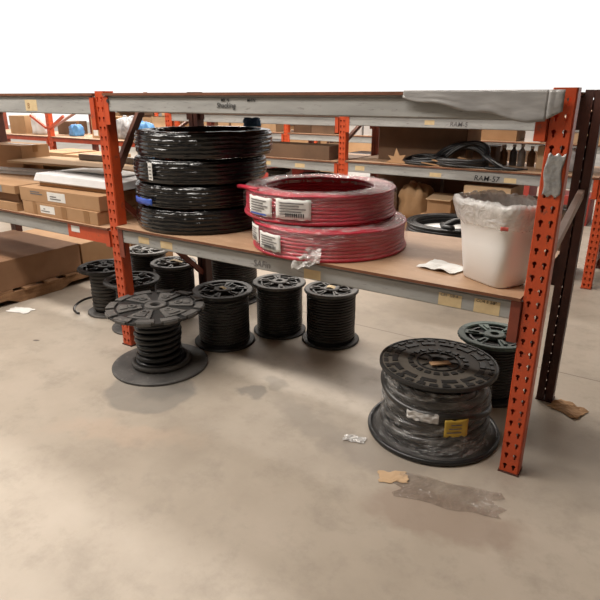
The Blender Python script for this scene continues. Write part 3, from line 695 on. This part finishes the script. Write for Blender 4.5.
# ---------------------------------------------------------------- cartons and goods
def carton(label, x0, x1, y0, y1, z0, z1, m='card', rotz=0, tape=True, top_open=False, group=None, name='carton', stickers=()):
    cx, cy = (x0+x1)/2, (y0+y1)/2; hx, hy, h = (x1-x0)/2, (y1-y0)/2, z1-z0
    t = thing(name, label, 'carton', (cx, cy, z0), rotz, group)
    b = MB()
    if not top_open:
        b.box(-hx, hx, -hy, hy, 0, h-.004)
        b.box(-hx, hx, -hy, -.002, h-.004, h); b.box(-hx, hx, .002, hy, h-.004, h)
        b.build('box_body', m, t, bevel=.002)
        if tape:
            b = MB(); b.box(-hx-.0008, hx+.0008, -.025, .025, h, h+.0008)
            b.box(-hx-.0012, -hx, -.025, .025, h-.06 if h > .07 else h*.3, h+.0008); b.box(hx, hx+.0012, -.025, .025, h-.06 if h > .07 else h*.3, h+.0008)
            b.build('packing_tape', 'tape', t)
    else:
        w_ = .005
        b.box(-hx, hx, -hy, hy, 0, w_); b.box(-hx, hx, -hy, -hy+w_, w_, h); b.box(-hx, hx, hy-w_, hy, w_, h); b.box(-hx, -hx+w_, -hy+w_, hy-w_, w_, h); b.box(hx-w_, hx, -hy+w_, hy-w_, w_, h)
        b.build('box_body', m, t)
        for s_ in (-1, 1):
            b = MB(); b.box(-hx, hx, 0, hy*.8, 0, .004, T=Matrix.Translation((0, s_*hy, h)) @ Matrix.Rotation((0.5 if s_ > 0 else PI-.5), 4, 'X')); b.build('flap', m, t)
    for (xa, xb, za, zb, mm) in stickers:
        b = MB(); b.box(-hx+xa, -hx+xb, -hy-.0012, -hy, za, zb); o = b.build('sticker', mm, t)
    return t
ZL = .829
c1 = carton('lower flat carton with brown tape strips on the left shelf', -3.60, -2.735, .0, .50, ZL, ZL+.088, rotz=-.015,
       stickers=[(.13, .175, 0, .088, 'tape'), (.47, .53, 0, .088, 'tape'), (.72, .78, 0, .088, 'tape'), (.22, .39, .02, .073, 'paper')])
b = MB()
for k in range(2): b.box(-.4325+.23+.03*k, -.4325+.33-.05*k, -.2524, -.2514, .032+.016*k, .038+.016*k)
b.build('print', 'ink_grey', c1)
c2 = carton('upper flat carton with printed front on the left shelf', -3.62, -2.735, .01, .52, ZL+.090, ZL+.188, rotz=.01,
       stickers=[(.33, .53, .022, .085, 'paper')])
b = MB()
for k in range(2): b.box(-.4425+.36, -.4425+.48-.05*k, -.2574, -.2564, .036+.016*k, .043+.016*k)
b.build('print', 'ink_grey', c2); b = MB()
for k in range(2): b.box(-.4425+.13, -.4425+.27-.03*k, -.2562, -.2552, .055+.014*k, .063+.014*k)
b.build('print', 'ink_grey', c2)
# white foam tray on them
t = thing('foam_tray', 'long white foam tray on top of the flat cartons', 'foam tray', (-3.12, .31, ZL+.190), .04)
b = MB()
def trayf(u, v):
    x = -.42+.86*u; e = abs(2*u-1)**6
    return x, -.17+.40*v, .018+.012*e
b.box(-.40, .44, -.19, .22, .022, .032)
b.add([(-.43, -.215, .036), (.48, -.215, .030), (.48, .22, .034), (-.43, .22, .036), (-.41, -.20, .092), (.46, -.20, .080), (.46, .20, .088), (-.38, .20, .092)], [(0, 1, 5, 4), (1, 2, 6, 5), (2, 3, 7, 6), (3, 0, 4, 7), (0, 3, 2, 1), (4, 5, 6, 7)])
b.build('foam_body', 'foam', t, bevel=.012)
b = MB(); b.box(-.40, .46, -.19, .20, 0, .022); b.build('carton_liner', 'card', t, bevel=.004)
b = MB(); b.grid(lambda u, v: Vector((-.30+.62*u, -.06+.2*v, .096+.022*math.sin(u*PI)*math.sin(v*2+.5))), 12, 6); b.build('white_cover_sheet', 'paper', t, smooth=True, solid=.002)
# pile of long flat cartons further left
carton('lowest long carton with torn end, at the left photo edge', -4.5, -3.66, -.01, .60, ZL, ZL+.060, 'card', tape=False)
carton('middle long carton in the pile at the left photo edge', -4.5, -3.67, .02, .62, ZL+.062, ZL+.128, 'card_red', tape=False)
cc = carton('top long carton with grey wrapped end, at the left photo edge', -4.45, -3.635, -.02, .66, ZL+.130, ZL+.190, 'card', tape=False)
b = MB(); b.box(.05, .24, -.3425, -.3412, .004, .056); b.build('grey_wrap', 'steel_panel', cc)
tb = MB(); tb.box(-.72, .72, -.22, .22, 0, .02); tag(tb.build('cardboard_sheet', 'card_light', bevel=.002, loc=(-3.75, .71, ZL+.27), rot=(.0, -.0, .10)), 'large pale cardboard sheet lying over the long cartons', 'cardboard sheet')
carton('flat carton under the pale cardboard sheet', -4.35, -3.25, .69, .87, ZL+.001, ZL+.268, 'card', tape=False)
tb = MB(); tb.box(-.50, .50, -.06, .06, 0, .035); tb.box(-.50, .50, -.07, -.06, .0, .05); tag(tb.build('metal_channel', 'steel_panel', bevel=.003, loc=(-3.45, .86, ZL+.291+.001), rot=(0, 0, .02)), 'grey metal channel lying behind the pale cardboard sheet', 'metal channel')
carton('brown carton behind the long cartons at the left edge', -5.0, -4.45, .55, .83, ZL, ZL+.40, 'card', rotz=.05)
tb = MB(); tb.box(-.35, .35, -.05, .05, 0, .02); tb.box(-.35, .35, -.05, .05, .024, .04); tag(tb.build('trim_strips', 'foam', loc=(-4.25, .42, ZL+.192), rot=(0, 0, .2)), 'pair of white trim strips on the pile at the left edge', 'trim strips')

# big carton on a wood pallet under the left bay
tp = thing('wood_pallet', 'rough wooden pallet under the big brown carton on the floor', 'pallet', (-4.02, 1.3, 0), 0)
for k in range(3):
    x = -.04-k*.52
    b = MB()
    if k == 0:
        # notched stringer
        ys = [-1.9+.1*i for i in range(20)]
        vs = []; 
        for i, y in enumerate(ys):
            n_ = .045 if (3 < i < 7 or 11 < i < 15) else 0.0
            zt = .10+.006*nz(i*.7, 1, 2)
            vs += [(x-.025, y, n_), (x+.02+.006*nz(i*.9, 3, 3), y, n_), (x+.02+.006*nz(i*.8, 5, 3), y, zt), (x-.025, y, zt)]
        fs = []
        for i in range(len(ys)-1):
            for j in range(4): fs.append((i*4+j, i*4+(j+1) % 4, (i+1)*4+(j+1) % 4, (i+1)*4+j))
        fs += [(0, 1, 2, 3), tuple((len(ys)-1)*4+j for j in range(4))]
        b.add(vs, fs)
    else: b.box(x-.025, x+.02, -1.9, 0.0, 0, .10)
    b.build('stringer', 'wood', tp)
random.seed(5)
for k in range(10):
    y = -1.98+k*.205; e = random.uniform(-.03, .02)
    b = MB(); b.box(-1.12, .0+e, y, y+.12+random.uniform(-.01, .02), .102, .120); b.build('deck_board', 'wood', tp, bevel=.003)
carton('big low reddish brown carton on the wooden pallet below the left bay', -5.1, -4.06, -.55, .74, .122, .37, 'card_red', tape=False)
carton('brown carton on the pallet end, beyond the big low carton', -5.0, -4.06, .76, 1.35, .122, .36, 'card', tape=False)
carton('small light carton at the end of the pallet, left of the orange post', -3.96, -3.75, 1.25, 1.6, .0, .35, 'card')

# goods on the row behind
t = carton('very large dark brown carton behind the black hoses', -2.38, -1.42, YB+.34, YB+.82, .990, 1.34, 'card_dark', tape=False)
b = MB(); b.box(.482, .484, -.23, .23, .01, .34); o = b.build('light_side_panel', 'card', t)
b = MB(); b.box(-3.86, -2.82, YB+.02, YB+.04, .975, 1.125); b.box(-3.86, -2.82, YB+.30, YB+.32, .975, 1.125); b.box(-3.86, -3.84, YB+.04, YB+.30, .975, 1.125); b.box(-2.84, -2.82, YB+.04, YB+.30, .975, 1.125); b.box(-3.84, -2.84, YB+.04, YB+.30, .975, .985)
b.build('tmp', 'card_dark'); o = bpy.data.objects['tmp']; o.name = 'open_tray'; tag(o, 'long open grey-brown cardboard tray on the row behind, left of its post', 'cardboard tray')
# black hose loops on the lower level
def loops(label, X, Y, z, specs, mb='black', name='hose_bundle', rc=.012):
    t = MB()
    for (dx, dy, R, ry, tl, ph, n_, dz) in specs:
        for k in range(n_):
            pts = []
            for i in range(48):
                a = 2*PI*i/48
                x = dx+(R-.008*(k % 3))*math.cos(a); y = dy+(ry-.008*(k % 3))*math.sin(a)
                zz = dz+rc+.02*(k//3)+tl*max(0, math.sin(a+ph))+.008*nz(x*6, y*6, k+R*10)
                pts.append((x+.01*nz(k, i*.2, 2), y, max(rc, zz)))
            t.tube(pts, rc, 7, closed=True)
    return tag(t.build(name, mb, smooth=True, loc=(X, Y, z)), label, 'hose bundle')
loops('tangle of black hose loops, left one on the row behind', -1.78, YB+.14, .990, [(0, 0, .20, .14, .05, 0, 5, 0), (.04, 0, .15, .11, .03, 1, 4, .03)])
loops('bigger raised black hose loop in front of the dark carton', -1.40, YB+.15, .990, [(0, 0, .26, .15, .15, 0, 8, 0.0), (.02, -.01, .24, .14, .16, .4, 6, .03)], rc=.017)
b = MB(); pts = [(-1.15, YB+.10, 1.10), (-1.05, YB+.06, 1.05), (-.95, YB+.04, 1.01), (-.85, YB+.04, 1.005), (-.78, YB+.05, 1.01)]
b.tube(pts, lambda f: .03-.02*f, 8)
for k in range(5):
    b.tube([(-1.16+.03*k, YB+.02+.01*k, 1.12-.02*k), (-1.03, YB-.0+.015*k, 1.04), (-.98+.01*k, YB+.02+.02*k, 1.003), (-1.12, YB+.01+.02*k, 1.005)], .010, 7)
b.tube([(-1.4, YB-.035, 1.012), (-1.2, YB-.04, 1.008), (-1.0, YB-.03, 1.008), (-.82, YB, 1.01), (-.74, YB+.03, 1.015)], .007, 7)
tag(b.build('hose_end', 'black', smooth=True), 'black hose ends trailing right from the raised loop', 'hose')
b = MB()
star = [(-.13, .0), (-.07, .035), (-.11, .075), (-.045, .065), (-.02, .15), (.02, .075), (.085, .085), (.05, .03), (.12, .0)]
n_ = len(star)
b.add([(x, .03*z_, z_+.003) for x, z_ in star]+[(x, .03*z_+.005, z_+.003) for x, z_ in star], [tuple(range(n_)), tuple(range(2*n_-1, n_-1, -1))]+[(i, (i+1) % n_, n_+(i+1) % n_, n_+i) for i in range(n_)])
tag(b.build('torn_cardboard', 'card', loc=(-2.02, YB+.04, .990)), 'star-shaped torn cardboard left of the black hose loops', 'cardboard')
for k, (x, y, a) in enumerate(((-1.66, .03, .2), (-1.60, .06, -.1), (-1.42, .12, .3), (-1.34, .16, 0))):
    b = MB(); b.box(-.09, .09, -.025, .025, 0, .012); tag(b.build('cardboard_strip', 'card', loc=(x, YB+y, .990+.012+.03*(k % 2)+(.02 if k > 1 else 0)), rot=(0, .15, a)), 'small cardboard strip among the black hoses', 'cardboard', 'cardboard strips among the black hoses')
# right part of that level
carton('small brown carton right of the dark carton on the row behind', -1.36, -1.14, YB+.40, YB+.80, .990, 1.17, 'card_dark')
carton('pale carton near the right end of the row behind', -.74, -.57, YB+.35, YB+.7, .990, 1.20, 'card_light')
def bag(label, X, Y, z, rx, ry, h, m, cat='plastic bag', sd=0, name='plastic_bag', e=2.6):
    b = MB(); n = 44; k = 12; P = [(math.sin(PI*(j/k)*.5+.001)*1.0 if j < k*.5 else math.cos((j/k-.5)*PI)*.9+.1*(1-j/k), j/k) for j in range(k+1)]
    P = [(0, 0)]+[(.85, .0), (1, .06), (1, .2), (.99, .35), (.97, .5), (.96, .65), (.95, .78), (.85, .90), (.5, .97), (.2, 1.0), (0, 1.0)]
    vs = []
    for i in range(n):
        a = 2*PI*i/n
        for (r, zz) in P:
            d = 1+.22*nz(math.cos(a)*2, math.sin(a)*2, zz*3+sd)+.12*nz(math.cos(a)*6, math.sin(a)*6, zz*7+sd)
            d *= (abs(math.cos(a))**e+abs(math.sin(a))**e)**(-1/e)
            vs.append((rx*r*d*math.cos(a), ry*r*d*math.sin(a), h*zz*(1+(.45*nz(math.cos(a)*2.2, math.sin(a)*2.2, sd+5)*r if zz > .3 else 0))))
    K = len(P); b.add(vs, [(i*K+q, ((i+1) % n)*K+q, ((i+1) % n)*K+q+1, i*K+q+1) for i in range(n) for q in range(K-1)])
    return tag(b.build(name, m, smooth=True, loc=(X, Y, z)), label, cat)
def bottle(label, X, Y, z, h=.2, r=.035, m='darkbag', group=None):
    t = thing('bottle', label, 'bottle', (X, Y, z), 0, group)
    b = MB(); b.lathe([(0, 0), (r, 0), (r, h*.65), (r*.4, h*.8), (r*.4, h*.9), (0, h*.9)], 16); b.build('bottle_body', m, t, smooth=True)
    b = MB(); b.lathe([(r*.48, h*.88), (r*.48, h), (0, h)], 12); b.build('cap', 'paper', t, smooth=True)
    return t
for k in range(4): bottle(['leftmost', 'second from left', 'second from right', 'rightmost'][k]+' of the dark bottles in the row right of the dark carton', -1.08+.085*k, YB+.5+.03*(k % 2), .990, .19+.01*(k % 3), .036, ['card_dark', 'darkbag', 'palebag'][k % 3], 'dark bottles right of the dark carton')
bag('grey crumpled plastic bag just left of the right orange post', -.40, YB+.35, .990, .12, .1, .20, 'palebag', sd=3)
# cartons stacked on the floor under the row behind
carton('large carton standing on the floor below the kraft wrapped bundles', -2.45, -1.80, YB+.06, YB+.60, 0, .40, 'card')
carton('floor carton under the small open brown box', -1.74, -1.36, YB+.06, YB+.55, 0, .50, 'card')
bag('kraft paper wrapped bundle, larger, below the lower beam behind', -1.90, YB+.32, .401, .165, .16, .36, 'kraft', 'wrapped bundle', 11, 'wrapped_bundle')
bag('kraft paper wrapped bundle, smaller, right behind the upper red coil', -2.22, YB+.20, .401, .12, .14, .27, 'kraft', 'wrapped bundle', 12, 'wrapped_bundle')
t = carton('small brown box with light open flap behind the black ring', -1.69, -1.44, YB+.10, YB+.40, .502, .66, 'card', tape=False)
b = MB(); b.box(-.128, .128, -.10, .16, 0, .004, T=Matrix.Translation((0, -.10, .163)) @ Matrix.Rotation(.12, 4, 'X')); b.build('flap', 'card_light', t)
carton('large pale carton behind the white bin', -1.30, -.86, YB+.02, YB+.55, .35, .83, 'card_light', tape=False)
carton('dark carton below the large pale carton behind the bin', -1.32, -.84, YB+.0, YB+.6, 0, .345, 'card_dark')
carton('dark carton stack piece right of the white bin', -.80, -.30, YB+.15, YB+.7, 0, .62, 'card_dark')
bag('crumpled white plastic on the dark carton behind the bin', -.62, YB+.36, .622, .16, .12, .10, 'foam', sd=6)
carton('dark carton far behind the kraft bundles', -2.5, -1.75, YB+.62, YB+.86, 0, .80, 'card_dark')
carton('dark open box on the floor behind the small brown box', -1.7, -1.35, YB+.58, YB+.86, 0, .86, 'card_dark')
# black ring on a spool in the aisle, behind the shelf
spool('cable_spool', 'black spool in the aisle carrying the big black ring', -1.15, 2.32, .26, .26, .515, .2, .012, 'C', mt='flange', mb='flange', seed=3)
t = thing('hose_coil', 'big black hose ring seen over the rear shelf edge left of the bin', 'hose coil', (-1.15, 2.34, .533), 0)
b = MB(); b.lathe(ringprof(.37, .28, 0, .10, 4, 3), 72, True); b.build('hose_bundle', 'black', t, smooth=True)
b = MB(); b.lathe([(0, .02), (.25, .02), (.26, .03), (0, .04)], 40); b.build('white_disc', 'white_plastic', t, smooth=True)
b = MB(); b.tube([(.02, -.26, .10), (.10, -.18, .14), (.2, -.1, .15), (.3, .0, .14), (.36, .1, .12)], lambda f: .03-.012*f, 10); b.tube([(.0, -.2, .11), (.05, -.3, .11), (.14, -.33, .115)], .02, 10); b.build('hose_end', 'black', t, smooth=True)

# black rubber on the left of the row behind / under the lower beam
for k, (x, y, r) in enumerate(((-3.1, .25, .22), (-4.45, .3, .2), (-3.75, .35, .16))):
    spool('cable_spool', ['black spool below the long tray, right one', 'black spool below the long tray, left one', 'black spool below the long tray, middle one'][k], x, YB+y, r, r, .78, r*.75, .014, 'C', mt='flange', mb='flange', seed=k)
carton('red carton below the lower beam of the row behind', -3.50, -3.32, YB+.3, YB+.55, 0, .84, 'redbox', tape=False)
carton('white carton below the lower beam of the row behind', -3.98+.05, -3.60, YB+.6, YB+.86, 0, .84, 'foam', tape=False)
# small bracket shape right of the orange post
# goods on the bays behind the flat cartons (row behind, far left)
ZK = 1.055
for args in [('tall brown carton above the flat cartons, with white paper stuck on', -7.05, -6.68, YB+.2, YB+.55, ZK, ZK+.30, 'card')]:
    t = carton(*args); b = MB(); b.box(-.15, -.05, -.1765, -.175, .03, .12); b.build('sticker', 'paper', t)
bag('grey shiny plastic bag beside the tall brown carton', -6.40, YB+.35, ZK, .17, .16, .30, 'palebag', sd=1)
bag('dark plastic bag between the carton and the grey bag', -6.60, YB+.68, ZK, .09, .10, .28, 'darkbag', sd=2)
bag('blue plastic bundle left of the nearest orange post', -5.98, YB+.30, ZK, .10, .12, .24, 'blue', 'plastic bundle', 4, 'plastic_bundle')
carton('white carton under the blue plastic bundle', -5.86, -5.6, YB+.2, YB+.5, ZK, ZK+.10, 'foam')
bag('small blue bag right of the knee-braced post', -7.55, YB+.3, ZK, .1, .1, .17, 'blue', sd=5)
bag('white bag left of the knee-braced post', -8.45, YB+.3, ZK, .16, .12, .32, 'foam', sd=6)
carton('pale carton behind the shaded rear post at the left edge', -9.2, -8.75, YB+.2, YB+.6, ZK, ZK+.28, 'card')
carton('dark carton between the white bag and the knee braces', -8.25, -7.95, YB+.45, YB+.8, ZK, ZK+.2, 'card_dark')
# low pile behind the left bay, in the aisle
carton('long tan carton on the pile in the aisle, left half', -6.50, -5.95, 2.0, 2.5, .72, .98, 'card')
carton('long tan carton on the pile in the aisle, right half', -5.92, -5.30, 2.0, 2.5, .72, .97, 'card')
carton('dark crate under the tan cartons in the aisle', -6.60, -5.25, 1.95, 2.6, 0, .715, 'card_dark', tape=False)
carton('dark carton in the aisle left of the tan cartons', -7.6, -6.65, 2.0, 2.6, 0, .86, 'card_dark', tape=False)
# assorted cartons on the far rows
random.seed(21)
kinds = [('card', 'brown'), ('card_light', 'pale'), ('foam', 'white'), ('card_dark', 'dark brown'), ('redbox', 'red'), ('card_light', 'pale'), ('foam', 'white')]
def fill(Y, x0, x1, z, hmax, row, dmin=.18, dmax=.55, seedkinds=kinds):
    x = x0
    while x < x1-.15:
        w_ = random.uniform(dmin, dmax); h = random.uniform(hmax*.45, hmax); m, cn = random.choice(seedkinds)
        w_ = min(w_, x1-x-.02)
        carton('%s carton %s' % (cn, row), x, x+w_, Y+.06+random.uniform(0, .1), Y+.5+random.uniform(0, .25), z, z+h, m, tape=False, group='%s cartons %s' % (cn, row))
        x += w_+random.uniform(.02, .15)
for i in range(4):
    fill(YF, -10.40+2.59*i, -8.02+2.59*i, 1.055, .27, ['on the far row, above the flat cartons', 'on the far row, in the bay left of the black coils', 'on the far row, behind the long tray', 'on the far row, right of the orange post and behind the dark carton'][i])
for i in range(3):
    fill(YG, -11.9+2.6*i, -9.5+2.6*i, 1.115, .27, 'on the farthest row, '+['left bay', 'second bay', 'bay over the black coils'][i], seedkinds=kinds+[('card_light', 'pale'), ('foam', 'white')])
fill(YG, -4.1, -1.7, 1.115, .27, 'on the farthest row, right bay')
for i in range(3): fill(YF, -7.81+2.59*i, -5.45+2.59*i, .001, .82, 'on the floor under the far row, '+['left', 'middle', 'right'][i]+' bay', .3, .7)
fill(YB, -5.10, -3.95, .976, .27, 'on the row behind, left of the long tray', .2, .4, [('card', 'brown'), ('card_light', 'pale')])
fill(YB, -7.7, -5.4, .001, .85, 'on the floor under the bay behind the flat cartons', .3, .6, [('card', 'brown'), ('card_dark', 'dark brown')])
bag('blue plastic scrap lying on the rear of the black coil stack', -2.03, .76, ZS+.595, .06, .04, .055, 'blue', sd=9)

random.seed(33)
for i in range(3): fill(YG, -11.9+2.6*i, -9.5+2.6*i, .001, .98, 'on the floor under the farthest row, '+['left bay', 'second bay', 'third bay'][i], .5, .9, [('card', 'brown'), ('card_dark', 'dark brown'), ('steel_panel', 'grey')])
x = -17.0; k = 0
bays = ['leftmost', 'second from left', 'third from left', 'fourth from left', 'fifth from left', 'sixth from left', 'seventh from left', 'eighth from left', 'ninth from left', 'tenth from left']
while x < -1.5 and k < 10:
    w_ = random.uniform(1.1, 1.6); m, cn = [('card_dark', 'dark brown'), ('steel_panel', 'grey'), ('card', 'brown')][k % 3]
    carton('%s goods crate at the far end of the hall, %s' % (cn, bays[k]), x, x+w_, 12.6, 13.6, 0, random.uniform(1.15, 1.5), m, group='crates at the far end of the hall'); x += w_+random.uniform(.02, .35); k += 1

# ---------------------------------------------------------------- litter on the floor
def scrap(label, x, y, w_, d, rz, m='paper', h=.01, sd=0, name='paper_scrap', cat='paper'):
    b = MB()
    def f(u, v):
        e = .18*nz(u*3, v*3, sd+4)
        return Vector(((u-.5)*w_*(1+e)+.15*w_*nz(v*4, sd, 1), (v-.5)*d*(1+e)+.15*d*nz(u*4, sd, 2), .003+h*abs(nz(u*2.5, v*2.5, sd))))
    b.grid(f, 10, 8); return tag(b.build(name, m, loc=(x, y, 0), rot=(0, 0, rz), solid=.0015), label, cat)
scrap('white paper scrap on the floor near the pallet', -3.85, -.02, .20, .10, .3, sd=1)
scrap('torn cardboard piece on the floor behind the right post', 0.13, .76, .17, .13, -.4, 'card', .03, 2, 'cardboard_scrap', 'cardboard')
scrap('crumpled film scrap on the floor left of the largest spool', -.72, -.15, .11, .05, .3, 'liner', .02, 3, 'film_scrap', 'plastic scrap')
scrap('small white scrap on the floor behind the largest spool', -.62, 1.28, .06, .04, .2, sd=4)
M['dirty_film'] = film('dirty_film', 0.04, 0.28, 5, tint=(0.33, 0.25, 0.2), lo=0.35, hi=0.7)
scrap('flattened dirty plastic sheet on the floor in front of the right post', -.18, -.30, .44, .17, .25, 'dirty_film', .006, 5, 'plastic_sheet', 'plastic sheet')
scrap('pale flattened cardboard scrap left of the dirty plastic sheet', -.43, -.32, .13, .08, .5, 'card_light', .006, 6, 'cardboard_scrap', 'cardboard')
